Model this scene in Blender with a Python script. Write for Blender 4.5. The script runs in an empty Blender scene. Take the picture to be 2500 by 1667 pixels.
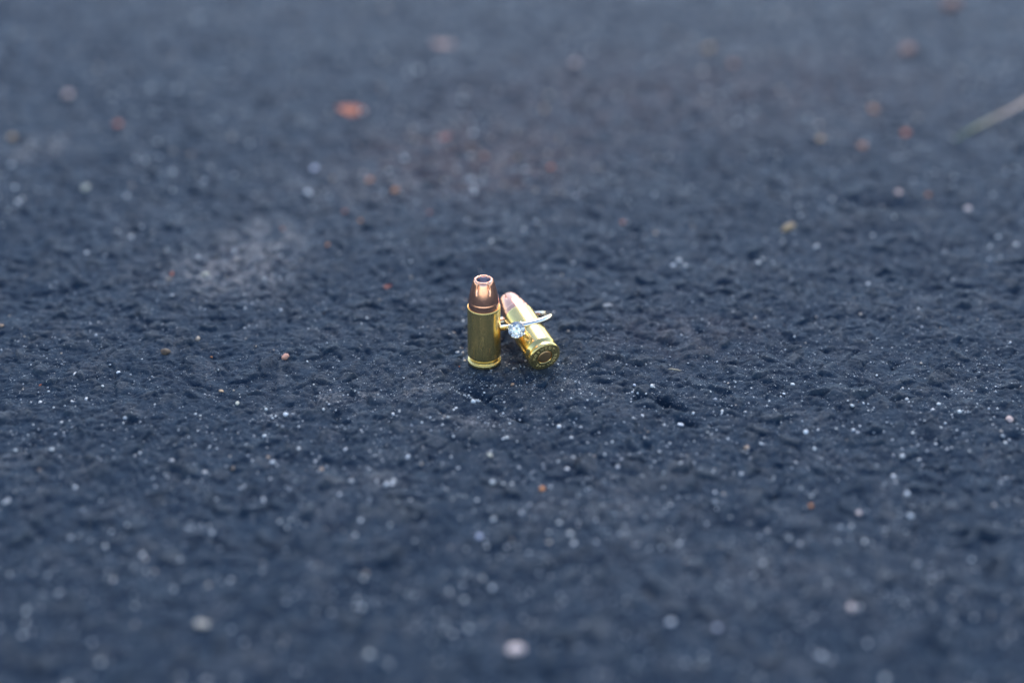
import bpy, bmesh, math, random
import numpy as np
from mathutils import Vector, Matrix

# ------------------------------------------------------------------ camera, sky, sun, exposure
scene = bpy.context.scene
C = scene.collection
MM = 0.001                                   # everything is laid out in millimetres, built in metres
R = math.radians

cam_data = bpy.data.cameras.new('camera')
cam = bpy.data.objects.new('camera', cam_data)
C.objects.link(cam)
cam.location = (0.00825, -0.36003, 0.22592)
cam.rotation_euler = (R(90 - 31.3), 0, 0)
cam_data.sensor_width = 36
cam_data.lens = 50
cam_data.clip_start = 0.01
cam_data.clip_end = 500
cam_data.dof.use_dof = True
cam_data.dof.focus_distance = 0.4175
cam_data.dof.aperture_fstop = 3.3
cam_data.dof.aperture_blades = 0
scene.camera = cam

SUN_EL, SUN_AZ = 47, 8                      # sun behind the subject, to the right (azimuth clockwise from +Y)
world = bpy.data.worlds.new('World')
scene.world = world
world.use_nodes = True
wn = world.node_tree
wn.nodes.clear()
sky = wn.nodes.new('ShaderNodeTexSky')
sky.sky_type = 'NISHITA'
sky.sun_disc = False
sky.sun_elevation = R(SUN_EL)
sky.sun_rotation = R(SUN_AZ)
sky.air_density = 1.0
sky.dust_density = 0.3
sky.ozone_density = 2.2
bg = wn.nodes.new('ShaderNodeBackground')
bg.inputs['Strength'].default_value = 0.15
wo = wn.nodes.new('ShaderNodeOutputWorld')
wn.links.new(sky.outputs[0], bg.inputs['Color'])
wn.links.new(bg.outputs[0], wo.inputs['Surface'])

sun_data = bpy.data.lights.new('sun', 'SUN')
sun_data.energy = 1.15
sun_data.angle = R(36)
sun_data.color = (1.0, 0.95, 0.9)
sun = bpy.data.objects.new('sun', sun_data)
C.objects.link(sun)
sd = Vector((math.sin(R(SUN_AZ)) * math.cos(R(SUN_EL)), math.cos(R(SUN_AZ)) * math.cos(R(SUN_EL)), math.sin(R(SUN_EL))))
sun.rotation_euler = (-sd).to_track_quat('-Z', 'Y').to_euler()

vs = scene.view_settings
vs.view_transform = 'Standard'
vs.look = 'None'
vs.gamma = 1
vs.use_curve_mapping = False
vs.exposure = 1.15

# ------------------------------------------------------------------ helpers
def obj(name, me, mat, parent=None):
    o = bpy.data.objects.new(name, me)
    if mat is not None:
        me.materials.clear()
        for m in (mat if isinstance(mat, (list, tuple)) else [mat]):
            me.materials.append(m)
    C.objects.link(o)
    o.parent = parent
    return o

def tag(o, label=None, cat=None, group=None, kind=None):
    if label: o['label'] = label
    if cat: o['category'] = cat
    if group: o['group'] = group
    if kind: o['kind'] = kind
    return o

def empty(name, mat4):
    e = bpy.data.objects.new(name, None)
    e.empty_display_size = 0.005
    C.objects.link(e)
    e.matrix_world = mat4
    return e

def mesh_from(bm, name, smooth=True, sharp=None):
    me = bpy.data.meshes.new(name)
    bmesh.ops.recalc_face_normals(bm, faces=bm.faces[:])
    bm.to_mesh(me)
    bm.free()
    me.polygons.foreach_set('use_smooth', [smooth] * len(me.polygons))
    if smooth and sharp:
        me.set_sharp_from_angle(angle=R(sharp))
    return me

def lathe(profile, seg=96, warp=None, close_top=False, close_bottom=False):
    """profile: list of (r, z) in mm; warp(angle, r, z) -> (r, z)"""
    bm = bmesh.new()
    rings = []
    for (r, z) in profile:
        ring = []
        for k in range(seg):
            a = 2 * math.pi * k / seg
            rr, zz = warp(a, r, z) if warp else (r, z)
            ring.append(bm.verts.new((rr * math.cos(a) * MM, rr * math.sin(a) * MM, zz * MM)))
        rings.append(ring)
    for i in range(len(rings) - 1):
        for k in range(seg):
            bm.faces.new((rings[i][k], rings[i][(k + 1) % seg], rings[i + 1][(k + 1) % seg], rings[i + 1][k]))
    if close_bottom:
        bm.faces.new(list(reversed(rings[0])))
    if close_top:
        bm.faces.new(rings[-1])
    return bm

def smooth_profile(pts, n=5):
    """Catmull-Rom subdivided profile"""
    out = []
    P = [pts[0]] + pts + [pts[-1]]
    for i in range(1, len(P) - 2):
        p0, p1, p2, p3 = [np.array(q, float) for q in P[i - 1:i + 3]]
        for k in range(n):
            t = k / n
            out.append(tuple(0.5 * ((2 * p1) + (-p0 + p2) * t + (2 * p0 - 5 * p1 + 4 * p2 - p3) * t * t + (-p0 + 3 * p1 - 3 * p2 + p3) * t ** 3)))
    out.append(tuple(pts[-1]))
    return out

class NT:
    """tiny node-tree helper"""
    def __init__(self, name):
        self.m = bpy.data.materials.new(name)
        self.m.use_nodes = True
        self.t = self.m.node_tree
        self.b = self.t.nodes['Principled BSDF']
    def n(self, kind, **kw):
        nd = self.t.nodes.new(kind)
        for k, v in kw.items():
            if k.startswith('in_'):
                nd.inputs[k[3:].replace('_', ' ')].default_value = v
            else:
                setattr(nd, k, v)
        return nd
    def l(self, a, b): self.t.links.new(a, b)
    def coords(self, scale=(1000, 1000, 1000)):
        tc = self.n('ShaderNodeTexCoord')
        mp = self.n('ShaderNodeMapping')
        mp.inputs['Scale'].default_value = scale
        self.l(tc.outputs['Object'], mp.inputs['Vector'])
        return mp.outputs[0]
    def noise(self, vec, scale, detail=3, rough=0.55):
        nd = self.n('ShaderNodeTexNoise')
        nd.inputs['Scale'].default_value = scale
        nd.inputs['Detail'].default_value = detail
        nd.inputs['Roughness'].default_value = rough
        self.l(vec, nd.inputs['Vector'])
        return nd.outputs['Fac']
    def rng(self, v, a, b, c=0.0, d=1.0):
        nd = self.n('ShaderNodeMapRange')
        for i, x in zip(('From Min', 'From Max', 'To Min', 'To Max'), (a, b, c, d)):
            nd.inputs[i].default_value = x
        self.l(v, nd.inputs['Value'])
        return nd.outputs[0]
    def mix(self, fac, a, b):
        nd = self.n('ShaderNodeMix', data_type='RGBA')
        for sock, v in ((nd.inputs[0], fac), (nd.inputs[6], a), (nd.inputs[7], b)):
            if isinstance(v, (int, float)): sock.default_value = v
            elif isinstance(v, tuple): sock.default_value = (*v, 1)
            else: self.l(v, sock)
        return nd.outputs[2]
    def math(self, op, a, b=0.0):
        nd = self.n('ShaderNodeMath', operation=op)
        for sock, v in ((nd.inputs[0], a), (nd.inputs[1], b)):
            if isinstance(v, (int, float)): sock.default_value = v
            else: self.l(v, sock)
        return nd.outputs[0]
    def bump(self, h, dist, strength=1.0, normal=None):
        nd = self.n('ShaderNodeBump')
        nd.inputs['Strength'].default_value = strength
        nd.inputs['Distance'].default_value = dist
        self.l(h, nd.inputs['Height'])
        if normal is not None: self.l(normal, nd.inputs['Normal'])
        return nd.outputs[0]
    def set(self, **kw):
        for k, v in kw.items():
            s = self.b.inputs[k.replace('_', ' ')]
            if isinstance(v, bpy.types.NodeSocket): self.l(v, s)
            elif isinstance(v, tuple) and len(v) == 3: s.default_value = (*v, 1)
            else: s.default_value = v
        return self

# ------------------------------------------------------------------ noise for the ground's relief (numpy)
rs = np.random.RandomState(7)
PERM = rs.permutation(4096)
GX = np.cos(np.linspace(0, 2 * np.pi, 4096, endpoint=False))[rs.permutation(4096)].astype(np.float32)
GY = np.sin(np.linspace(0, 2 * np.pi, 4096, endpoint=False))
GANG = rs.rand(4096).astype(np.float32) * 2 * np.pi
GX, GY = np.cos(GANG), np.sin(GANG)
JX, JY, JV = rs.rand(4096).astype(np.float32), rs.rand(4096).astype(np.float32), rs.rand(4096).astype(np.float32)

def _h(ix, iy, seed):
    return PERM[(PERM[(ix + seed * 131) & 4095] + iy * 7 + seed * 17) & 4095]

def perlin(x, y, lam, seed):
    x = x / lam; y = y / lam
    ix = np.floor(x).astype(np.int64); iy = np.floor(y).astype(np.int64)
    fx = (x - ix).astype(np.float32); fy = (y - iy).astype(np.float32)
    u = fx * fx * fx * (fx * (fx * 6 - 15) + 10); v = fy * fy * fy * (fy * (fy * 6 - 15) + 10)
    def g(dx, dy):
        k = _h(ix + dx, iy + dy, seed)
        return GX[k] * (fx - dx) + GY[k] * (fy - dy)
    a = g(0, 0); b = g(1, 0); c = g(0, 1); d = g(1, 1)
    return (a + u * (b - a)) + v * ((c + u * (d - c)) - (a + u * (b - a)))

def worley(x, y, lam, seed, facet=False):
    """F1, F2 and the random value of the nearest cell"""
    x = x / lam; y = y / lam
    ix = np.floor(x).astype(np.int64); iy = np.floor(y).astype(np.int64)
    f1 = np.full(x.shape, 9.0, np.float32); f2 = f1.copy(); val = np.zeros(x.shape, np.float32); tilt = val
    for dx in (-1, 0, 1):
        for dy in (-1, 0, 1):
            k = _h(ix + dx, iy + dy, seed)
            d = np.hypot(ix + dx + JX[k] - x, iy + dy + JY[k] - y).astype(np.float32)
            nearer = d < f1
            f2 = np.where(nearer, f1, np.minimum(f2, d))
            val = np.where(nearer, JV[k], val)
            if facet:                                        # height of the cell's own tilted face
                px_, py_ = x - ix - dx - JX[k], y - iy - dy - JY[k]
                tilt = np.where(nearer, (GX[k] * px_ + GY[k] * py_) * JX[(k * 7) & 4095], tilt)
            f1 = np.where(nearer, d, f1)
    return (f1, f2, val, tilt * lam) if facet else (f1, f2, val)

def smoothstep(a, b, x):
    t = np.clip((x - a) / (b - a), 0, 1)
    return t * t * (3 - 2 * t)

# cartridge, ring: where they stand (mm)
AZ, EL = R(24), R(11)
AXIS = np.array([-math.sin(AZ) * math.cos(EL), math.cos(AZ) * math.cos(EL), math.sin(EL)])   # head -> nose of the lying round
HEAD = np.array([17.98, -5.49, 4.93])
RING_C = np.array([10.50, 10.90, 7.55])
RING_N = np.array([-0.1732, 0.3800, 0.9086])

# pits, lumps and cracks that the photograph shows: (x, y, rx, ry, angle, depth)
DENTS = [(-1.0, -19.0, 6.5, 1.5, -38, 1.8), (58.0, -31.5, 4.0, 1.8, -24, 3.0), (53.0, -21.5, 7.0, 1.4, -40, 2.6),
         (142, 107, 17, 4.5, -4, 2.6), (-24, 132, 12, 3.2, 4, 1.8), (10.5, -30, 3.0, 1.4, -30, 1.7),
         (150, -4, 6, 2.5, 10, 1.2), (95, 12, 9, 2.2, -25, 1.0), (-70, -12, 8, 2.0, 20, 0.9), (-40, -52, 14, 3.2, -12, 1.3),
         (-28, 34, 7, 2.4, 14, 1.0), (36, 60, 10, 3, -8, 1.2), (70, -78, 12, 4, -20, 1.4), (-150, 40, 14, 4, 8, 1.4)]
LUMPS = [(141, 96, 15, 7, 0, 1.6), (60, 6, 7, 4, 20, 0.7), (104, -18, 6, 5, 0, 0.8), (-1, -38, 8, 3.2, -6, 1.0), (46, -58, 9, 5, 12, 0.9),
         (-20, -74, 8, 4, 10, 1.1), (118, 30, 8, 4, -10, 0.8)]

def ell(x, y, e):
    cx, cy, rx, ry, ang, a = e
    c, s = math.cos(R(ang)), math.sin(R(ang))
    u = ((x - cx) * c + (y - cy) * s) / rx
    v = (-(x - cx) * s + (y - cy) * c) / ry
    return a * np.exp(-(u * u + v * v) * 1.2)

def height(x, y):
    x = np.asarray(x, np.float64); y = np.asarray(y, np.float64)
    wx = x + 1.6 * perlin(x, y, 6.0, 1) + 0.5 * perlin(x, y, 1.7, 2)
    wy = y + 1.6 * perlin(x, y, 6.0, 3) + 0.5 * perlin(x, y, 1.7, 4)
    h = 1.5 * perlin(x, y, 46, 5) + 0.5 * perlin(x, y, 17, 6)
    f1, f2, v, tl = worley(wx, wy, 6.2, 7, True)             # coated aggregate, coarse broken stones
    e = smoothstep(0.0, 0.30, f2 - f1)
    h += (0.25 + 0.75 * v) * e * 0.66 + tl * 0.42 * e - 0.35
    f1, f2, v, tl = worley(wx + 31, wy - 17, 2.9, 8, True)   # and fine
    e = smoothstep(0.0, 0.32, f2 - f1)
    h += (v - 0.3) * e * 0.42 + tl * 0.40 * e
    f1, f2, v, tl = worley(x + 7 + 0.3 * perlin(x, y, 0.9, 15), y + 3, 1.3, 13, True)    # sand in the sealer
    h += (0.1 + 0.5 * v) * (1 - smoothstep(0.0, 0.75, f1)) * 0.45 + tl * 0.32
    h += 0.22 * perlin(wx, wy, 2.3, 9) + 0.18 * perlin(wx, wy, 1.15, 10)
    h -= 0.22 * np.abs(perlin(x, y, 1.5, 14))
    h += 0.11 * perlin(x, y, 0.62, 11)
    p = perlin(x, y, 9.0, 12)
    h -= 0.7 * smoothstep(0.28, 0.62, p)                     # scattered voids
    for e in DENTS: h -= ell(x, y, e)
    for e in LUMPS: h += ell(x, y, e)
    far = smoothstep(330, 620, np.hypot(x, y - 80))
    h = h * (1 - 0.75 * far)
    # what carries the cartridges
    for (cx, cy, r0, r1, z) in ((0, 0, 4.6, 8.5, -0.03), (HEAD[0], HEAD[1] + 0.6, 1.6, 5.0, -0.06), (10.0, 19.0, 3.0, 8.0, 1.5)):
        k = 1 - smoothstep(r0, r1, np.hypot(x - cx, y - cy))
        h = h * (1 - k) + (z + 0.12 * h * (1 if z > 0 else 0.25)) * k
    return h

# ------------------------------------------------------------------ ground
def spaced(stops):
    """stops: (coordinate, spacing); spacing is interpolated in between"""
    xs = [stops[0][0]]
    c = np.array([s[0] for s in stops], float); d = np.array([s[1] for s in stops], float)
    while xs[-1] < stops[-1][0]:
        xs.append(xs[-1] + float(np.interp(xs[-1], c, d)))
    return np.array(xs)

gx = spaced([(-60000, 12000), (-8000, 1800), (-1000, 120), (-330, 5), (-300, 1.2), (-190, 0.75), (-110, 0.48), (120, 0.48), (200, 0.75), (300, 1.2), (330, 5), (1000, 120), (8000, 1800), (60000, 12000)])
gy = spaced([(-60000, 12000), (-8000, 1800), (-1000, 120), (-200, 4), (-175, 0.75), (-70, 0.46), (-45, 0.38), (55, 0.38), (80, 0.50), (180, 0.75), (370, 1.2), (420, 6), (1000, 120), (8000, 1800), (60000, 12000)])
X, Y = np.meshgrid(gx, gy)
Z = height(X.ravel(), Y.ravel()).reshape(X.shape)
nx, ny = len(gx), len(gy)
co = np.stack([X, Y, Z], -1).reshape(-1, 3).astype(np.float32) * MM
idx = np.arange(nx * ny, dtype=np.int32).reshape(ny, nx)
quads = np.stack([idx[:-1, :-1], idx[:-1, 1:], idx[1:, 1:], idx[1:, :-1]], -1).reshape(-1, 4)
gm = bpy.data.meshes.new('ground')
gm.vertices.add(len(co)); gm.vertices.foreach_set('co', co.ravel())
gm.loops.add(quads.size); gm.loops.foreach_set('vertex_index', quads.ravel())
gm.polygons.add(len(quads))
gm.polygons.foreach_set('loop_start', np.arange(0, quads.size, 4, dtype=np.int32))
gm.update(calc_edges=True)
gm.polygons.foreach_set('use_smooth', np.ones(len(quads), bool))

# mineral dust lying in patches (its own shape, not shade)
DUST = [(-78, 77, 13, 17, 20, 1.7), (-84, 52, 15, 11, 0, 1.5), (-96, 60, 22, 10, 10, 0.6), (-178, 157, 14, 11, 20, 0.9), (-30, -17, 22, 5, 8, 0.55),
        (-3, -31, 13, 3.2, -10, 0.6), (8, 2, 10, 9, 0, 0.45), (20, -14, 16, 4, -10, 0.4), (-55, 120, 30, 22, 0, 0.3), (58, 20, 8, 4, 0, 0.6),
        (-8, 140, 60, 34, 0, 0.22), (70, -95, 40, 16, 0, 0.3), (30, -70, 20, 8, 0, 0.35), (-30, -60, 18, 6, 0, 0.4)]
RUST = [(-8, 146, 42, 32, 0, 1.3), (45, 210, 80, 60, 0, 0.6), (140, 230, 70, 50, 0, 0.5), (-84, 62, 16, 14, 0, 0.35), (6, 4, 11, 9, 0, 0.6), (60, 16, 26, 16, 0, 0.35)]
dust = np.zeros(nx * ny, np.float32); rust = np.zeros(nx * ny, np.float32)
xr, yr = X.ravel(), Y.ravel()
for e in DUST: dust += ell(xr, yr, e).astype(np.float32)
for e in RUST: rust += ell(xr, yr, e).astype(np.float32)
dust = np.clip(dust * (0.62 + 2.0 * perlin(xr, yr, 6, 21) + 1.3 * perlin(xr, yr, 1.9, 22)), 0, 1)
dust += np.clip(0.30 * smoothstep(0.05, 0.5, perlin(xr, yr, 11, 23)) * (0.6 + 1.4 * perlin(xr, yr, 1.4, 24)), 0, 1)
rust = np.clip(rust * (0.6 + 1.5 * perlin(xr, yr, 7, 25)), 0, 1)
# sealer worn off the high spots of the aggregate
relief = Z - 1.5 * perlin(X, Y, 46, 5) - 0.5 * perlin(X, Y, 17, 6)
worn = smoothstep(0.02, 0.55, relief.ravel() + 0.75 * perlin(xr, yr, 3.4, 27) + 0.45 * perlin(xr, yr, 0.9, 28)) * (0.35 + 0.65 * smoothstep(-0.3, 0.3, perlin(xr, yr, 22, 29)))
for nm, arr in (('dust', dust), ('rust', rust), ('worn', worn)):
    at = gm.attributes.new(nm, 'FLOAT', 'POINT')
    at.data.foreach_set('value', np.clip(arr, 0, 1).astype(np.float32))

def mat_asphalt():
    t = NT('sealed_asphalt')
    v = t.coords()
    a = t.n('ShaderNodeAttribute', attribute_name='dust').outputs['Fac']
    r = t.n('ShaderNodeAttribute', attribute_name='rust').outputs['Fac']
    wn_ = t.n('ShaderNodeAttribute', attribute_name='worn').outputs['Fac']
    big = t.rng(t.noise(v, 0.085, 5, 0.6), 0.38, 0.62)
    mid = t.rng(t.noise(v, 0.45, 4), 0.38, 0.66)
    fine = t.rng(t.noise(v, 2.2, 4, 0.65), 0.40, 0.70)
    col = t.mix(big, (0.0115, 0.0240, 0.0430), (0.0270, 0.0440, 0.0650))
    col = t.mix(t.math('MULTIPLY', mid, 0.5), col, (0.036, 0.047, 0.064))
    col = t.mix(t.math('MULTIPLY', wn_, t.rng(fine, 0, 1, 0.12, 0.85)), col, (0.125, 0.122, 0.118))
    brown = t.math('MULTIPLY', t.math('MULTIPLY', r, fine), 0.8)
    col = t.mix(brown, col, (0.20, 0.088, 0.055))
    dfac = t.math('MULTIPLY', a, t.rng(t.noise(v, 1.3, 5, 0.75), 0.46, 0.60, 0.0, 0.9))
    col = t.mix(dfac, col, (0.42, 0.375, 0.335))
    sand = t.rng(t.noise(v, 3.4, 2, 0.5), 0.62, 0.72, 0.0, 0.75)      # sand of the sealer showing through
    col = t.mix(t.math('MULTIPLY', sand, t.rng(mid, 0.0, 1.0, 0.2, 1.0)), col, (0.24, 0.24, 0.245))
    rough = t.math('ADD', t.rng(fine, 0, 1, 0.25, 0.46), t.math('MULTIPLY', t.math('ADD', dfac, wn_), 0.22))
    b1 = t.bump(t.noise(v, 1.5, 5, 0.65), 0.00040, 1.0)
    b2 = t.bump(t.noise(v, 4.5, 3, 0.6), 0.00012, 1.0, b1)
    t.set(Base_Color=col, Roughness=rough, Normal=b2)
    t.b.inputs['Specular IOR Level'].default_value = 0.10
    t.b.inputs['Specular Tint'].default_value = (0.42, 0.70, 1.0, 1)
    return t.m

ground = obj('ground', gm, mat_asphalt())
tag(ground, 'dark blue grey sealed asphalt, rough and gritty', kind='structure')

# ------------------------------------------------------------------ metals
def mat_brass(name, col, rough, stretch=True):
    t = NT(name)
    v = t.coords((1000, 1000, 90) if stretch else (1000, 1000, 1000))
    w = t.coords()
    streak = t.noise(v, 0.9, 5, 0.7)
    spot = t.rng(t.noise(w, 0.5, 4), 0.45, 0.75)
    c = t.mix(t.math('MULTIPLY', spot, 0.35), col, tuple(x * 0.72 for x in col))
    t.set(Base_Color=c, Metallic=0.95, Roughness=t.math('ADD', t.rng(streak, 0.3, 0.7, rough * 0.75, rough * 1.35), t.math('MULTIPLY', spot, 0.06)))
    t.set(Normal=t.bump(streak, 0.000006, 0.25))
    return t.m

def mat_metal(name, col, rough, scale=1.2, amt=0.00002):
    t = NT(name)
    w = t.coords()
    n = t.noise(w, scale, 4)
    t.set(Base_Color=t.mix(t.rng(n, 0.35, 0.7, 0, 0.4), col, tuple(x * 0.7 for x in col)), Metallic=1.0,
          Roughness=t.rng(n, 0.3, 0.7, rough * 0.8, rough * 1.3), Normal=t.bump(n, amt, 0.3))
    return t.m

BRASS = mat_brass('cartridge_brass', (1.0, 0.715, 0.27), 0.20)
BRASS_LIT = mat_metal('headstamp_brass_lit', (0.90, 0.76, 0.40), 0.35)  # lighter brass for the letters: their edge highlights put into the colour
COPPER = mat_brass('copper_jacket', (0.96, 0.47, 0.31), 0.16)
PRIMER = mat_metal('primer_copper', (0.97, 0.58, 0.27), 0.38, 3.0)
LEAD = mat_metal('lead_core', (0.48, 0.49, 0.56), 0.45, 2.0)
PLATINUM = mat_metal('white_gold', (1.0, 0.88, 0.74), 0.10, 0.8, 0.000005)

def mat_diamond():
    t = NT('diamond')
    t.t.nodes.remove(t.b)
    g = t.n('ShaderNodeBsdfGlass')
    g.inputs['IOR'].default_value = 2.417
    g.inputs['Roughness'].default_value = 0.0
    g.inputs['Color'].default_value = (1.0, 0.97, 0.94, 1)
    t.l(g.outputs[0], t.t.nodes['Material Output'].inputs['Surface'])
    return t.m
DIAMOND = mat_diamond()

# ------------------------------------------------------------------ cartridges
def case_mesh():
    # rim, extractor groove, tapered body, mouth and a little of the inside
    prof = [(2.26, 0.55), (2.26, 0.10), (2.36, 0.0), (4.45, 0.0), (4.72, 0.05), (4.90, 0.20), (4.97, 0.40), (4.97, 1.05), (4.92, 1.20), (4.80, 1.28),
            (4.45, 1.34), (4.38, 1.42), (4.38, 2.05), (4.44, 2.16), (4.86, 2.86), (4.94, 3.05), (4.955, 3.3)]
    z = 3.3
    for k in range(1, 24):
        zz = 3.3 + (18.7 - 3.3) * k / 23
        prof.append((4.955 - 0.115 * k / 23, zz))
    prof += [(4.825, 18.9), (4.79, 19.06), (4.72, 19.15), (4.62, 19.15), (4.54, 19.08), (4.515, 18.9), (4.515, 18.2)]
    return mesh_from(lathe(prof, 128), 'case', True, 42)

SKIVES = 6
def bullet_mesh():
    prof = smooth_profile([(4.505, 18.3), (4.505, 19.4), (4.505, 20.8)], 3)
    prof += [(4.50, 21.0), (4.42, 21.14)]
    prof += smooth_profile([(4.40, 21.3), (4.26, 22.3), (4.06, 23.4), (3.80, 24.5), (3.50, 25.6), (3.24, 26.5), (3.05, 27.15), (2.86, 27.62), (2.62, 27.96), (2.38, 28.06), (2.18, 27.98), (2.06, 27.75), (2.02, 27.5)], 4)
    def warp(a, r, z):
        # six scored folds running down from the mouth of the hollow point
        s = a * SKIVES / (2 * math.pi)
        off = (s - round(s)) * 2 * math.pi / SKIVES * max(r, 2.4)      # mm from the fold's middle
        top = 1.0 if z > 27.0 else max(0.0, (z - 24.3) / 2.7)
        rim = 1 - 0.72 * max(0.0, min(1.0, (z - 27.2) / 0.7)) if r > 2.2 else 0.28
        width = 0.16 + 0.12 * top
        d = math.exp(-(off / width) ** 2) * 0.38 * min(1.0, top * 1.6) * rim
        lip = math.exp(-((abs(off) - 0.46) / 0.2) ** 2) * 0.07 * top
        k = r - d + lip
        return k, z - 0.45 * d * (1 if z > 27.6 else 0)
    return mesh_from(lathe(prof, 180, warp), 'bullet', True, 50)

def cavity_mesh():
    prof = [(2.10, 27.72), (2.01, 27.5), (1.96, 26.9), (1.90, 26.2), (1.72, 25.2), (1.45, 24.4), (1.0, 24.0), (0.4, 23.85)]
    def warp(a, r, z):
        s = a * SKIVES / (2 * math.pi)
        off = (s - round(s)) * 2 * math.pi / SKIVES * r
        return r + 0.10 * math.exp(-(off / 0.16) ** 2), z
    bm = lathe(prof, 90, warp, close_top=True)
    me = mesh_from(bm, 'hollow_cavity', True, 50)
    me.flip_normals()
    return me

def primer_mesh():
    prof = [(2.16, 0.9), (2.16, 0.30), (2.08, 0.16), (1.90, 0.08), (1.5, 0.06), (0.8, 0.05), (0.3, 0.05)]
    return mesh_from(lathe(prof, 64, None, close_top=True), 'primer', True, 50)

CASE, BULLET, CAVITY, PRIMER_ME = case_mesh(), bullet_mesh(), cavity_mesh(), primer_mesh()

def cartridge(mat4, label, spin):
    root = empty('cartridge', mat4 @ Matrix.Rotation(spin, 4, 'Z'))
    tag(root, label, 'cartridge', 'pistol cartridges on the asphalt')
    obj('case', CASE, BRASS, root)
    b = obj('bullet', BULLET, COPPER, root)
    obj('hollow_cavity', CAVITY, LEAD, b)
    return root

standing = cartridge(Matrix.Translation((0, 0, 0.02 * MM)), 'brass cartridge standing upright on its base, copper hollow point up', 0)

zq = Vector(AXIS)
xq = zq.cross(Vector((0, 0, 1))).normalized()          # to the right, seen from the head
yq = xq.cross(zq).normalized()                         # up, seen from the head
ml = Matrix((xq, yq, zq)).transposed().to_4x4()
ml.translation = Vector(HEAD) * MM
# (xq, yq, zq) is left-handed seen along the axis, so make it a rotation
if ml.to_3x3().determinant() < 0:
    ml = Matrix((-xq, yq, zq)).transposed().to_4x4()
    ml.translation = Vector(HEAD) * MM
    MIRROR = -1
else:
    MIRROR = 1
lying = cartridge(ml, 'brass cartridge lying on its side with its stamped head facing the camera', 0)
obj('primer', PRIMER_ME, PRIMER, lying)

# lettering stamped into the head
def letter_mesh(ch, size):
    cu = bpy.data.curves.new('letter', 'FONT')
    cu.body = ch
    cu.size = size * MM
    cu.align_x = 'CENTER'
    cu.align_y = 'CENTER'
    cu.extrude = 0.02 * MM
    cu.bevel_depth = 0.03 * MM
    cu.bevel_resolution = 1
    cu.offset = -0.035 * MM
    cu.resolution_u = 3
    o = bpy.data.objects.new('letter', cu)
    C.objects.link(o)
    dg = bpy.context.evaluated_depsgraph_get()
    me = bpy.data.meshes.new_from_object(o.evaluated_get(dg))
    bpy.data.objects.remove(o)
    bpy.data.curves.remove(cu)
    return me

bm = bmesh.new()
stamp = [(c, a, 0) for c, a in zip('HORNADY', (-87, -65.5, -44, -22, -0.5, 21, 42.5))]
stamp += [(c, a, 1) for c, a in zip('9mmLUGER', (-139, -158, -177, 158, 142, 125, 108, 90))]
# the head is seen from -Z of the cartridge: right = MIRROR*-... handled by building the frame explicitly
inv = ml.to_3x3().inverted()
lr, lu, ln = inv @ xq, inv @ yq, inv @ (-zq)
for ch, ang, bottom in stamp:
    me = letter_mesh(ch, 1.3 if ch != 'm' else 1.2)
    a = R(ang)
    radial = lr * math.sin(a) + lu * math.cos(a)
    tang = lr * math.cos(a) - lu * math.sin(a)          # clockwise
    if bottom: up, right = -radial, -tang
    else: up, right = radial, tang
    M = Matrix((right, up, ln)).transposed().to_4x4()
    M.translation = radial * 3.42 * MM + ln * 0.02 * MM
    me.transform(M)
    bm.from_mesh(me)
    bpy.data.meshes.remove(me)
stamp_me = bpy.data.meshes.new('stamped_lettering')
bm.to_mesh(stamp_me); bm.free()
lettering = obj('stamped_lettering', stamp_me, BRASS_LIT, lying)
lettering['label'] = 'stamped letters HORNADY 9mm LUGER round the primer'

# ------------------------------------------------------------------ ring
RN = Vector(RING_N).normalized()
to_cam = Vector((8.25, -360.03, 225.92)) - Vector(RING_C)
RV = (to_cam - RN * to_cam.dot(RN)).normalized()
RV = Matrix.Rotation(R(-5.5), 3, RN) @ RV               # where the stone sits
RW = RN.cross(RV)
mr = Matrix((RV, RW, RN)).transposed().to_4x4()
mr.translation = Vector(RING_C) * MM
ring = empty('ring', mr)
tag(ring, 'polished white gold solitaire ring slipped round the lying cartridge', 'ring')
RR = 9.6
bm = bmesh.new()
NS, NP = 160, 20
rows = []
for i in range(NS):
    a = 2 * math.pi * i / NS
    near = 0.5 + 0.5 * math.cos(a)                      # 1 at the stone
    w = 1.08 - 0.22 * near ** 3                         # half width along the axis
    t = 1.0 - 0.2 * near ** 3                         # half thickness
    row = []
    for k in range(NP):
        b = 2 * math.pi * k / NP
        cb, sb = math.cos(b), math.sin(b)
        out = t * math.copysign(abs(cb) ** (1.0 if cb > 0 else 0.55), cb)
        ax = w * math.copysign(abs(sb) ** 0.95, sb)
        r = RR + out
        row.append(bm.verts.new((r * math.cos(a) * MM, r * math.sin(a) * MM, ax * MM)))
    rows.append(row)
for i in range(NS):
    for k in range(NP):
        bm.faces.new((rows[i][k], rows[(i + 1) % NS][k], rows[(i + 1) % NS][(k + 1) % NP], rows[i][(k + 1) % NP]))
obj('band', mesh_from(bm, 'band', True, 60), PLATINUM, ring)

# stone: local frame with +Z = outward (RV), origin at the girdle
GR = 2.5
stone_m = Matrix(((0, 0, 1), (1, 0, 0), (0, 1, 0))).to_4x4()       # local z -> ring x
tilt = Matrix.Rotation(R(4), 4, 'Y')
stone_m = Matrix.Translation(Vector((13.4 * MM, 0, -0.55 * MM))) @ tilt @ stone_m
bm = bmesh.new()
pts = []
def ringpts(r, z, n, off=0.0):
    for k in range(n):
        a = 2 * math.pi * (k + off) / n
        pts.append((r * math.cos(a), r * math.sin(a), z))
ringpts(0.55, 0.345, 8, 0)
ringpts(0.775, 0.222, 8, 0.5)
ringpts(1.0, 0.03, 16, 0)
ringpts(1.0, -0.03, 16, 0)
ringpts(0.24, -0.70, 8, 0.5)
pts.append((0, 0, -0.89))
for p in pts: bm.verts.new(Vector(p) * GR * MM)
bmesh.ops.convex_hull(bm, input=bm.verts[:])
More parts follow.
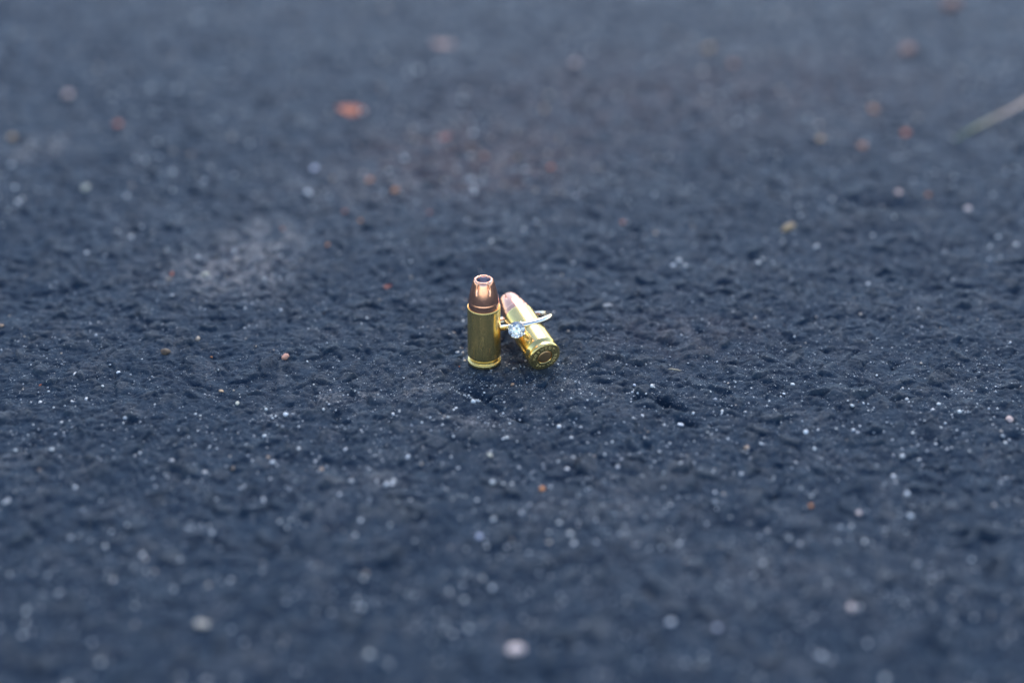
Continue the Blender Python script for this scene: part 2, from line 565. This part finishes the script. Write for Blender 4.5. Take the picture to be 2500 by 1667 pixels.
me = mesh_from(bm, 'diamond', False)
st = obj('diamond', me, DIAMOND, ring)
st.matrix_local = stone_m

def tube(path, radii, seg=10):
    bm = bmesh.new()
    rows = []
    P = [Vector(p) for p in path]
    for i, p in enumerate(P):
        d = (P[min(i + 1, len(P) - 1)] - P[max(i - 1, 0)]).normalized()
        s = d.cross(Vector((0.3, 0.2, 0.93))).normalized(); t = d.cross(s)
        rows.append([bm.verts.new((p + (s * math.cos(2 * math.pi * k / seg) + t * math.sin(2 * math.pi * k / seg)) * radii[i]) * MM) for k in range(seg)])
    for i in range(len(rows) - 1):
        for k in range(seg):
            bm.faces.new((rows[i][k], rows[i][(k + 1) % seg], rows[i + 1][(k + 1) % seg], rows[i + 1][k]))
    bm.faces.new(rows[0]); bm.faces.new(rows[-1])
    return bm

for k in range(4):
    a = R(45 + 90 * k + 6)
    ca, sa = math.cos(a), math.sin(a)
    path = [(1.0 * ca, 1.0 * sa, -3.0), (1.5 * ca, 1.5 * sa, -2.2), (2.2 * ca, 2.2 * sa, -1.0), (2.62 * ca, 2.62 * sa, -0.1), (2.60 * ca, 2.60 * sa, 0.2), (2.40 * ca, 2.40 * sa, 0.40), (2.18 * ca, 2.18 * sa, 0.50), (2.10 * ca, 2.10 * sa, 0.52)]
    p = obj('prong', mesh_from(tube(path, [0.42, 0.40, 0.36, 0.34, 0.35, 0.34, 0.26, 0.08]), 'prong', True, 60), PLATINUM, ring)
    p.matrix_local = stone_m
gal = [(1.62 * math.cos(2 * math.pi * k / 40), 1.62 * math.sin(2 * math.pi * k / 40), -2.0) for k in range(41)]
g = obj('setting', mesh_from(tube(gal, [0.28] * 41), 'setting', True, 60), PLATINUM, ring)
g.matrix_local = stone_m

# ------------------------------------------------------------------ grit: pale grains and crumbs, uncounted
def mat_grain(name, cols, rough=0.35, spec=0.5):
    t = NT(name)
    gi = t.n('ShaderNodeNewGeometry').outputs['Random Per Island']
    w = t.coords()
    ramp = t.n('ShaderNodeValToRGB')
    ramp.color_ramp.interpolation = 'LINEAR'
    e = ramp.color_ramp.elements
    for i, c in enumerate(cols):
        el = e[i] if i < 2 else e.new(0.5)
        el.position = i / (len(cols) - 1)
        el.color = (*c, 1)
    t.l(gi, ramp.inputs[0])
    n = t.noise(w, 1.8, 3)
    t.set(Base_Color=t.mix(t.rng(n, 0.4, 0.7, 0, 0.4), ramp.outputs[0], tuple(0.6 * x for x in cols[0])), Roughness=rough)
    t.b.inputs['Specular IOR Level'].default_value = spec
    return t.m

GRAIN_W = mat_grain('quartz_grain', [(0.30, 0.30, 0.31), (0.90, 0.86, 0.80), (0.55, 0.53, 0.53), (0.76, 0.70, 0.62)], 0.22, 0.7)
GRAIN_T = mat_grain('tan_grain', [(0.48, 0.27, 0.15), (0.55, 0.42, 0.30), (0.50, 0.17, 0.08), (0.60, 0.50, 0.42)], 0.5)

rg = np.random.RandomState(11)
OCT_V = np.array([(1, 0, 0), (-1, 0, 0), (0, 1, 0), (0, -1, 0), (0, 0, 1), (0, 0, -1)], float)
OCT_F = np.array([(0, 2, 4), (2, 1, 4), (1, 3, 4), (3, 0, 4), (2, 0, 5), (1, 2, 5), (3, 1, 5), (0, 3, 5)])
_bm = bmesh.new(); bmesh.ops.create_icosphere(_bm, subdivisions=1, radius=1)
ICO_V = np.array([v.co[:] for v in _bm.verts]); ICO_F = np.array([[v.index for v in f.verts] for f in _bm.faces]); _bm.free()

def grains(name, pos, rad, mat, label):
    VV, FF, base = [], [], 0
    z = height(pos[:, 0], pos[:, 1])
    for (x, y), zz, r in zip(pos, z, rad):
        V0, F0 = (ICO_V, ICO_F) if r > 0.3 else (OCT_V, OCT_F)
        V = V0 * (0.7 + 0.55 * rg.rand(len(V0), 1)) * np.array([1, 0.65 + 0.5 * rg.rand(), 0.5 + 0.4 * rg.rand()])
        a, b = rg.rand() * 6.283, (rg.rand() - 0.5) * 1.4
        ca, sa, cb, sb = math.cos(a), math.sin(a), math.cos(b), math.sin(b)
        V = V @ np.array([[cb, 0, sb], [0, 1, 0], [-sb, 0, cb]]) @ np.array([[ca, -sa, 0], [sa, ca, 0], [0, 0, 1]])
        VV.append(V * r + (x, y, zz + 0.12 * r)); FF.append(F0 + base); base += len(V0)
    V = np.concatenate(VV).astype(np.float32) * MM
    F = np.concatenate(FF).astype(np.int32)
    me = bpy.data.meshes.new(name)
    me.vertices.add(len(V)); me.vertices.foreach_set('co', V.ravel())
    me.loops.add(F.size); me.loops.foreach_set('vertex_index', F.ravel())
    me.polygons.add(len(F)); me.polygons.foreach_set('loop_start', np.arange(0, F.size, 3, dtype=np.int32))
    me.update(calc_edges=True)
    o = obj(name, me, mat)
    return tag(o, label, kind='stuff')

def scatter(n, box=(-300, 320, -170, 380), patch=True, lam=9.0, lo=0.05, seed=31):
    x0, x1, y0, y1 = box
    P = np.stack([x0 + (x1 - x0) * rg.rand(n * 5), y0 + (y1 - y0) * rg.rand(n * 5)], -1)
    d = 0.08 + 1.1 * smoothstep(-0.05, 0.45, perlin(P[:, 0], P[:, 1], lam, seed)) + 0.5 * smoothstep(-0.2, 0.5, perlin(P[:, 0], P[:, 1], 60, seed + 1))
    low = height(P[:, 0], P[:, 1]) - 1.5 * perlin(P[:, 0], P[:, 1], 46, 5) - 0.5 * perlin(P[:, 0], P[:, 1], 17, 6)
    d = d * (0.35 + 0.9 * (1 - smoothstep(-0.35, 0.3, low)))             # loose grains gather in the hollows
    P = P[rg.rand(len(P)) < d / 1.65][:n]
    ok = (np.hypot(P[:, 0], P[:, 1]) > 5.4) & (np.hypot(P[:, 0] - HEAD[0], P[:, 1] - HEAD[1]) > 2.0)
    return P[ok]

def cluster(n, cx, cy, sx, sy, ang=0):
    u, v = rg.randn(n) * sx, rg.randn(n) * sy
    c, s = math.cos(R(ang)), math.sin(R(ang))
    P = np.stack([cx + u * c - v * s, cy + u * s + v * c], -1)
    return P[(np.hypot(P[:, 0], P[:, 1]) > 5.4) & (np.hypot(P[:, 0] - HEAD[0], P[:, 1] - HEAD[1]) > 2.0)]

fine = [scatter(20000, (-150, 160, -110, 130), lam=5.0), scatter(6000)]
for (n, cx, cy, sx, sy, ang) in ((160, -6, -17, 7, 2.5, -35), (260, 4, -13, 14, 4, -5), (300, -28, -10, 16, 6, 10), (420, -82, 54, 12, 9, 0), (300, -80, 72, 14, 9, 0),
                                 (240, -178, 157, 11, 7, 20), (200, 27, -6, 9, 5, 0), (240, 60, -14, 18, 7, -15), (220, 100, 10, 25, 8, 0), (180, -2, -31, 10, 3, -8)):
    fine.append(cluster(n, cx, cy, sx, sy, ang))
fine = np.concatenate(fine)
fr = np.clip(np.exp(rg.randn(len(fine)) * 0.55 + math.log(0.095)), 0.04, 0.36)
grains('quartz_grit', fine, fr, GRAIN_W, 'fine white mineral grit scattered over the asphalt')

coarse = [scatter(2600, lam=16, seed=41), scatter(1900, (-130, 150, -138, -14), lam=8, seed=43)]
for (n, cx, cy, sx, sy, ang) in ((14, -3.6, -20.4, 2.6, 0.35, -40), (46, -82, 54, 11, 8, 0), (34, -80, 72, 13, 8, 0), (30, -178, 157, 11, 6, 20), (60, -20, 110, 40, 25, 0),
                                 (40, 2, -34, 8, 3, -8), (60, 20, -75, 26, 14, 0), (70, 70, -60, 30, 20, 0)):
    coarse.append(cluster(n, cx, cy, sx, sy, ang))
ncl = sum(len(c) for c in coarse)
coarse.append(scatter(2600, (-270, 290, 60, 370), lam=24, seed=45))
coarse = np.concatenate(coarse)
cr = np.clip(np.exp(rg.randn(len(coarse)) * 0.52 + math.log(0.24)), 0.12, 0.80)
cr[ncl:] *= 1.5
cr *= 1 + 0.10 * (1 - smoothstep(-110, -45, coarse[:, 1]))
grains('coarse_grit', coarse, cr, GRAIN_W, 'coarser whitish sand grains lying loose on the asphalt')

# dull grey grains added for the sealer's glints, their brightness put into the colour
GRAIN_D = mat_grain('glint_grain', [(0.08, 0.10, 0.13), (0.46, 0.46, 0.46), (0.20, 0.22, 0.25), (0.32, 0.31, 0.29)], 0.20, 0.7)
dull = [scatter(13000, (-135, 155, -140, 0), lam=4.0, seed=61), scatter(8000, (-150, 165, 0, 110), lam=4.0, seed=62), scatter(7000, (-280, 300, 90, 370), lam=9.0, seed=63)]
nd = len(dull[0]) + len(dull[1])
dull = np.concatenate(dull)
dr = np.clip(np.exp(rg.randn(len(dull)) * 0.45 + math.log(0.15)), 0.06, 0.42)
dr[nd:] *= 1.9
grains('glint_grit', dull, dr, GRAIN_D, 'dull grey grains all over the asphalt, added in place of sealer glints')

tanp = [scatter(1500, lam=20, seed=51), cluster(150, -8, 142, 34, 26), cluster(110, 60, 215, 90, 55), cluster(40, -84, 62, 14, 10), cluster(60, 8, 2, 12, 9)]
tanp = np.concatenate(tanp)
nb = len(tanp)
tr = np.clip(np.exp(rg.randn(len(tanp)) * 0.5 + math.log(0.24)), 0.1, 0.95) * (1 + 0.7 * smoothstep(90, 160, tanp[:, 1]))
grains('tan_grit', tanp, tr, GRAIN_T, 'tan and rusty crumbs of grit scattered over the asphalt')

# ------------------------------------------------------------------ single pebbles, chips and bits of leaf
PAL = dict(rust=(0.60, 0.14, 0.05), rustpale=(0.62, 0.26, 0.14), orange=(0.75, 0.27, 0.08), darkred=(0.26, 0.05, 0.03), faded=(0.50, 0.26, 0.19), salmon=(0.78, 0.36, 0.23),
           tan=(0.55, 0.34, 0.18), tanpale=(0.60, 0.52, 0.42), brown=(0.13, 0.075, 0.04), brownorange=(0.55, 0.26, 0.14), cream=(0.74, 0.66, 0.50), white=(0.82, 0.81, 0.80),
           lavender=(0.66, 0.66, 0.76), pinkpale=(0.78, 0.53, 0.44), pinkwhite=(0.88, 0.68, 0.60), husk=(0.56, 0.36, 0.17), straw=(0.55, 0.42, 0.27), grey=(0.22, 0.23, 0.235))
MATS = {}
def stone_mat(key):
    if key not in MATS:
        c = PAL[key]
        t = NT('stone_' + key)
        w = t.coords()
        n = t.rng(t.noise(w, 1.4, 5, 0.65), 0.35, 0.68)
        f = t.rng(t.noise(w, 5.0, 3), 0.5, 0.72, 0, 0.6)
        col = t.mix(n, c, tuple(x * 0.62 for x in c))
        col = t.mix(f, col, tuple(x * 0.35 for x in c) if key in ('brown', 'husk', 'cream') else tuple(min(1, x * 1.15) for x in c))
        t.set(Base_Color=col, Roughness=0.55, Normal=t.bump(t.noise(w, 2.6, 5, 0.65), 0.00012, 0.8))
        MATS[key] = t.m
    return MATS[key]

DEBRIS = [
    ('leaf_fragment', -58.3, 194.2, (8.5,4.2), 'rust', 'curled rust red leaf fragment, largest blurred flake left of the bullets far up', 'leaf'),
    ('leaf_fragment', -23.7, 275.8, (7.5,3.6), 'faded', 'faded reddish leaf scrap, farthest flake near the top edge left of centre', 'leaf'),
    ('leaf_fragment', -32.4, 45.4, (2.6,1.6), 'darkred', 'small dark red flake a little way left behind the standing cartridge tip', 'leaf'),
    ('leaf_fragment', -18.6, 166.8, (4.2,2.6), 'darkred', 'dark maroon leaf flake behind the cartridges, above a shallow dark crack', 'leaf'),
    ('stone_chip', -151.0, 176.8, 3.4, 'rust', 'rust red chip beside a whitish gritty patch at far left', 'chip'),
    ('stone_chip', -190.5, 165.6, 3.2, 'tan', 'brown orange chip at the left edge of the picture', 'chip'),
    ('pebble', -180.9, 212.4, 3.2, 'pinkpale', 'blurred pale pink pebble in the upper left corner area', 'pebble'),
    ('pebble', -150.1, 120.6, 2.5, 'cream', 'single round cream pebble standing clear at far left', 'pebble'),
    ('pebble', -66.8, 116.0, 2.0, 'white', 'round white pebble, lower of two pale dots left behind the cartridges', 'pebble'),
    ('pebble', -67.3, 138.5, 2.4, 'lavender', 'lavender white pebble, upper of two pale dots left behind the cartridges', 'pebble'),
    ('stone_chip', -34.9, 118.1, 2.9, 'orange', 'bright orange chip, rightmost of the rust chips left behind the cartridges', 'chip'),
    ('stone_chip', -45.0, 126.0, 2.8, 'rustpale', 'pale rust chip just up left of the bright orange chip', 'chip'),
    ('stone_chip', 23.1, 138.5, 3.2, 'rust', 'brick red chip far behind the lying cartridge', 'chip'),
    ('stone_chip', -2.4, 149.6, 3.0, 'faded', 'faded red chip far behind, straight above the standing cartridge', 'chip'),
    ('stone_chip', -51.8, 100.3, 2.5, 'rust', 'flat brick red chip below the row of rust chips', 'chip'),
    ('stone_chip', -45.6, 93.7, 1.9, 'orange', 'small orange chip right beside the flat brick red chip', 'chip'),
    ('stone_chip', -21.2, 100.3, 1.9, 'rust', 'small rust chip straight behind the standing cartridge, nearest of the far reds', 'chip'),
    ('stone_chip', -54.9, 73.0, 1.7, 'orange', 'tiny bright orange chip right of the pale dusty patch', 'chip'),
    ('stone_chip', -72.3, 87.3, 1.6, 'rustpale', 'tiny pale orange chip at the top of the dusty patch', 'chip'),
    ('pebble', -93.2, 53.7, (3.4,1.8), 'cream', 'elongated cream and brown pebble under the dusty patch at left', 'pebble'),
    ('stone_chip', -104.2, 53.7, 1.9, 'rust', 'red brown chip next to the elongated cream pebble', 'chip'),
    ('stone_chip', -59.6, 1.3, 3.3, 'salmon', 'sharp salmon pink stone chip left of the standing cartridge', 'chip'),
    ('pebble', -96.1, 4.1, 3.2, 'brown', 'dark brown lumpy pebble left of the salmon chip', 'pebble'),
    ('stone_chip', -82.4, 4.1, (1.2,0.6), 'orange', 'thin orange sliver between the brown pebble and the salmon chip', 'chip'),
    ('pebble', -70.1, -22.3, 1.6, 'cream', 'round cream pebble below left of the salmon chip', 'pebble'),
    ('pebble', -75.9, -15.7, 1.8, 'tan', 'grey tan pebble just up left of the round cream pebble', 'pebble'),
    ('stone_chip', -129.2, -12.5, 1.3, 'rust', 'red brown grain at far left, level with the cartridge bases', 'chip'),
    ('stone_chip', -7.4, -3.3, 0.75, 'rust', 'tiny dark red crumb at the foot of the standing cartridge', 'chip'),
    ('pebble', -55.5, -28.1, 1.5, 'white', 'white pebble in the near left ground below the salmon chip', 'pebble'),
    ('seed_husk', 105.3, 87.9, (5.2,3.2), 'husk', 'crumpled tan seed husk lying behind right of the lying cartridge', 'husk'),
    ('pebble', 172.5, 103.0, 3.0, 'pinkwhite', 'pinkish white pebble at the right edge area behind', 'pebble'),
    ('pebble', 150.1, 114.6, 2.4, 'pinkpale', 'round pale pink pebble above the dark dip at right', 'pebble'),
    ('stone_chip', 161.5, 115.6, 2.2, 'rustpale', 'dull orange chip right of the round pale pink pebble', 'chip'),
    ('pebble', 62.1, 59.7, 1.7, 'white', 'lone bright white pebble right behind the lying cartridge', 'pebble'),
    ('stone_chip', 47.4, 91.5, 2.1, 'rust', 'rust red chip between the lying cartridge and the seed husk', 'chip'),
    ('stone_chip', 38.7, 33.0, (4.6,3.2), 'grey', 'flat pale grey stone chip set in the asphalt right of the ring', 'chip'),
    ('pebble', 55.3, -32.6, (1.8,1.2), 'white', 'white pebble lying in a dark pit right below the cartridges', 'pebble'),
    ('pebble', 89.4, -37.6, 1.5, 'white', 'oval white pebble, brightest in the near right ground', 'pebble'),
    ('wood_splinter', 56.5, -4.4, (4.0,0.5), 'straw', 'thin straw coloured splinter right of the lying cartridge', 'splinter'),
    ('pebble', 147.3, -31.8, 2.2, 'pinkpale', 'pinkish tan pebble at the right edge just in front', 'pebble'),
    ('pebble', 43.9, -12.9, 1.1, 'white', 'small white pebble just below the straw splinter', 'pebble'),
    ('pebble', 86.6, -17.7, 1.0, 'white', 'small white pebble up left of the brightest oval pebble', 'pebble'),
    ('pebble', 2.3, -48.7, 1.6, 'cream', 'cream pebble straight in front of the standing cartridge', 'pebble'),
    ('pebble', -19.7, -50.2, 1.5, 'white', 'blurred white pebble left of the cream pebble in front', 'pebble'),
    ('stone_chip', 16.2, -62.2, 2.2, 'orange', 'blurred orange chip in front of the lying cartridge', 'chip'),
    ('stone_chip', 84.8, -69.9, 2.0, 'orange', 'blurred orange brown chip in the near right ground', 'chip'),
    ('pebble', -23.2, -61.8, 1.4, 'white', 'blurred white dot, lower left of two in the near ground', 'pebble'),
    ('pebble', 9.2, -122.5, (4.6,2.6), 'pinkwhite', 'large blurred pinkish white pebble at the bottom edge, centre', 'pebble'),
    ('pebble', 87.7, -108.2, 2.3, 'pinkwhite', 'blurred pinkish pebble in the lower right corner area', 'pebble'),
    ('pebble', 44.9, -113.2, (1.9,1.5), 'white', 'blurred white oval pebble near the bottom right of centre', 'pebble'),
    ('pebble', 55.3, -115.3, 1.5, 'lavender', 'blurred bluish white pebble right of the white oval at the bottom', 'pebble'),
    ('pebble', -62.9, -114.8, (3.4,2.2), 'tanpale', 'big blurred pale tan pebble at the lower left', 'pebble'),
    ('stone_chip', 130.9, 164.8, 4.0, 'tan', 'tan orange blurred chip at upper right, left of the grass blade', 'chip'),
    ('stone_chip', 158.6, 196.0, 4.2, 'brownorange', 'brownish orange blurred chip above left of the grass blade tip', 'chip'),
    ('pebble', 189.3, 265.9, 5.2, 'faded', 'dull pink blurred pebble high at the upper right', 'pebble'),
    ('pebble', 226.1, 330.0, 6.5, 'faded', 'dull pink blurred pebble at the top edge in the right corner', 'pebble'),
    ('stone_chip', 166.1, 170.9, 3.6, 'rust', 'rust red blurred chip left of the grass blade tip', 'chip'),
    ('stone_chip', 146.0, 157.9, 3.6, 'rustpale', 'pale orange red blurred chip, middle of three at right', 'chip'),
    ('pebble', 36.4, 250.5, 3.2, 'pinkpale', 'blurred pale pink pebble high behind the lying cartridge', 'pebble'),
    ('pebble', 45.0, 268.6, 3.0, 'grey', 'blurred greyish pebble above right of the high pale pink one', 'pebble'),
    ('stone_chip', 98.6, 267.5, 4.6, 'tan', 'faint tan blurred chip high right of centre', 'chip'),
    ('stone_chip', 107.2, 247.4, 4.2, 'faded', 'faint pinkish blurred chip under the faint tan one', 'chip'),
    ('pebble', 110.4, -66.3, 1.5, 'white', 'upper of two white blurred pebbles in the near right ground', 'pebble'),
    ('pebble', 109.4, -74.7, 1.7, 'white', 'lower of two white blurred pebbles in the near right ground', 'pebble'),
    ('pebble', 96.5, -73.5, 1.8, 'pinkwhite', 'pinkish white blurred pebble left of the two white ones at right', 'pebble'),
    ('pebble', 0.1, -82.5, 1.8, 'lavender', 'pale blue white blurred pebble in the near ground, centre', 'pebble'),
]

def pebble_bm(r, rnd, angular):
    bm = bmesh.new()
    if angular:                                          # broken chip: hull of random points, edges softened
        for _ in range(16):
            v = Vector((rnd.gauss(0, 1), rnd.gauss(0, 1), rnd.gauss(0, 1))).normalized() * rnd.uniform(0.8, 1.0)
            bm.verts.new(v)
        res = bmesh.ops.convex_hull(bm, input=bm.verts[:])
        bmesh.ops.delete(bm, geom=[v for v in bm.verts if not v.link_faces], context='VERTS')
        bmesh.ops.bevel(bm, geom=bm.edges[:], offset=0.07, segments=2, affect='EDGES', profile=0.6)
        bmesh.ops.triangulate(bm, faces=bm.faces[:])
    else:
        bmesh.ops.create_icosphere(bm, subdivisions=3, radius=1)
        off = [Vector((rnd.uniform(-9, 9), rnd.uniform(-9, 9), rnd.uniform(-9, 9))) for _ in range(2)]
        from mathutils import noise
        flats = [(Vector((rnd.gauss(0, 1), rnd.gauss(0, 1), rnd.gauss(0, 1))).normalized(), rnd.uniform(0.68, 0.92)) for _ in range(7)]
        for v in bm.verts:
            p = v.co.copy()
            k = 1 + 0.22 * noise.noise(p * 1.2 + off[0]) + 0.09 * noise.noise(p * 3.1 + off[1])
            q = p * k
            for n, d in flats:
                e = q.dot(n) - d
                if e > 0: q -= n * e * 0.85
            v.co = q
    return bm

def flake_bm(lx, ly, rnd):
    """a scrap of dry leaf: torn outline, curled, with real thickness"""
    from mathutils import noise
    bm = bmesh.new()
    n, m = 26, 5
    off = Vector((rnd.uniform(-9, 9), rnd.uniform(-9, 9), 0))
    def pt(u, v, side):
        a = 2 * math.pi * u
        ro = 1 + 0.32 * noise.noise(Vector((math.cos(a) * 1.4, math.sin(a) * 1.4, 0)) + off) + 0.14 * noise.noise(Vector((math.cos(a) * 4, math.sin(a) * 4, 3)) + off)
        x, y = v * ro * math.cos(a), v * ro * math.sin(a)
        z = 0.28 * x * x + 0.22 * y * abs(y) + 0.12 * noise.noise(Vector((x * 2, y * 2, 5)) + off)
        return (x * lx / 2, y * ly / 2, z * ly / 2 + side * 0.07)
    lay = []
    for side in (1, -1):
        rows = [[bm.verts.new(pt(k / n, (j + 1) / m, side)) for k in range(n)] for j in range(m)]
        c = bm.verts.new(pt(0, 0, side))
        for k in range(n):
            bm.faces.new((c, rows[0][k], rows[0][(k + 1) % n]))
            for j in range(m - 1):
                bm.faces.new((rows[j][k], rows[j + 1][k], rows[j + 1][(k + 1) % n], rows[j][(k + 1) % n]))
        lay.append(rows[-1])
    for k in range(n):
        bm.faces.new((lay[0][k], lay[1][k], lay[1][(k + 1) % n], lay[0][(k + 1) % n]))
    return bm

rnd = random.Random(5)
for (name, x, y, size, colour, label, cat) in DEBRIS:
    lx, ly = size if isinstance(size, tuple) else (size, size * rnd.uniform(0.72, 0.95))
    if y > 110: lx, ly = lx * 1.3, ly * 1.3            # (far ones are a little larger)
    zg = float(np.max(height(np.array([x, x - lx * 0.25, x + lx * 0.25, x, x]), np.array([y, y, y, y - ly * 0.25, y + ly * 0.25]))))
    zc = float(height(np.array([x]), np.array([y]))[0])
    if name == 'leaf_fragment':
        bm = flake_bm(lx, ly, rnd); zoff = zg + 0.25
        rot = (rnd.uniform(-0.2, 0.25), rnd.uniform(-0.2, 0.2), rnd.uniform(-0.3, 0.5))
    elif name == 'wood_splinter':
        path = [(-lx / 2, 0, 0.15), (-lx / 3, 0.1, 0.22), (-lx / 8, 0.02, 0.3), (lx / 6, -0.12, 0.32), (lx / 3, -0.1, 0.25), (lx / 2, 0.12, 0.3)]
        bm = tube([(p[0] / MM * MM, p[1], p[2]) for p in path], [0.05, 0.2, 0.26, 0.25, 0.18, 0.04], 7)
        bmesh.ops.scale(bm, vec=(1 / MM,) * 3, verts=bm.verts[:])
        zoff = zg - 0.05; rot = (0, 0.05, R(-10))
    else:
        angular = name == 'stone_chip'
        bm = pebble_bm(1, rnd, angular)
        lz = min(lx, ly) * (0.30 if colour == 'grey' else rnd.uniform(0.55, 0.8))
        if name == 'seed_husk':
            from mathutils import noise
            for v in bm.verts:                           # a crumpled double pod
                v.co *= 1 - 0.34 * math.exp(-(v.co.x / 0.25) ** 2) + 0.16 * noise.noise(v.co * 2.6)
        bmesh.ops.scale(bm, vec=(lx / 2, ly / 2, lz / 2), verts=bm.verts[:])
        zoff = (zc if colour == 'grey' else 0.5 * (zg + zc)) + lz * (0.12 if colour == 'grey' else 0.38)
        rot = (rnd.uniform(-0.25, 0.25), rnd.uniform(-0.25, 0.25), rnd.uniform(-0.5, 0.5) if isinstance(size, tuple) else rnd.uniform(0, 6.28))
        if name == 'seed_husk': rot = (0, -0.25, 0.45)
    bmesh.ops.scale(bm, vec=(MM, MM, MM), verts=bm.verts[:])
    me = mesh_from(bm, name, True, 40)
    o = obj(name, me, stone_mat(colour))
    o.location = (x * MM, y * MM, zoff * MM)
    o.rotation_euler = rot
    tag(o, label, cat)

# ------------------------------------------------------------------ blade of dry grass at the upper right
def mat_grass():
    t = NT('dry_grass')
    w = t.coords()
    sep = t.n('ShaderNodeSeparateXYZ')
    t.l(w, sep.inputs[0])
    f = t.rng(sep.outputs[0], 6, 34)
    col = t.mix(f, (0.34, 0.40, 0.18), (0.55, 0.36, 0.24))
    fib = t.rng(t.noise(t.coords((120, 2500, 1000)), 1.0, 3), 0.35, 0.7, 0, 0.5)
    t.set(Base_Color=t.mix(fib, col, (0.10, 0.10, 0.05)), Roughness=0.5)
    return t.m
bm = bmesh.new()
rows = []
N = 24
for i in range(N + 1):
    t = i / N
    x = 78 * t
    y = 5 * t * t + 0.6 * math.sin(9 * t)
    z = 0.5 + 3.5 * math.sin(t * 2.2) + float(height(np.array([186.0]), np.array([165.0]))[0])
    w = (1.0 + 0.14 * math.sin(11 * t)) * min(1.0, 0.12 + 2.4 * t)
    row = []
    for (dv, dz) in ((-1, 0.35), (-0.5, 0.05), (0, -0.10), (0.5, 0.05), (1, 0.35), (0.5, -0.12), (0, -0.30), (-0.5, -0.12)):
        row.append(bm.verts.new((x * MM, (y + dv * w) * MM, (z + dz) * MM)))
    rows.append(row)
for i in range(N):
    for k in range(8):
        bm.faces.new((rows[i][k], rows[i][(k + 1) % 8], rows[i + 1][(k + 1) % 8], rows[i + 1][k]))
bm.faces.new(rows[0]); bm.faces.new(rows[-1])
g = obj('grass_blade', mesh_from(bm, 'grass_blade', True, 60), mat_grass())
g.location = (0.184, 0.1635, 0)
g.rotation_euler = (0, 0, R(39))
tag(g, 'blurred green brown grass blade reaching in at the right edge', 'grass')
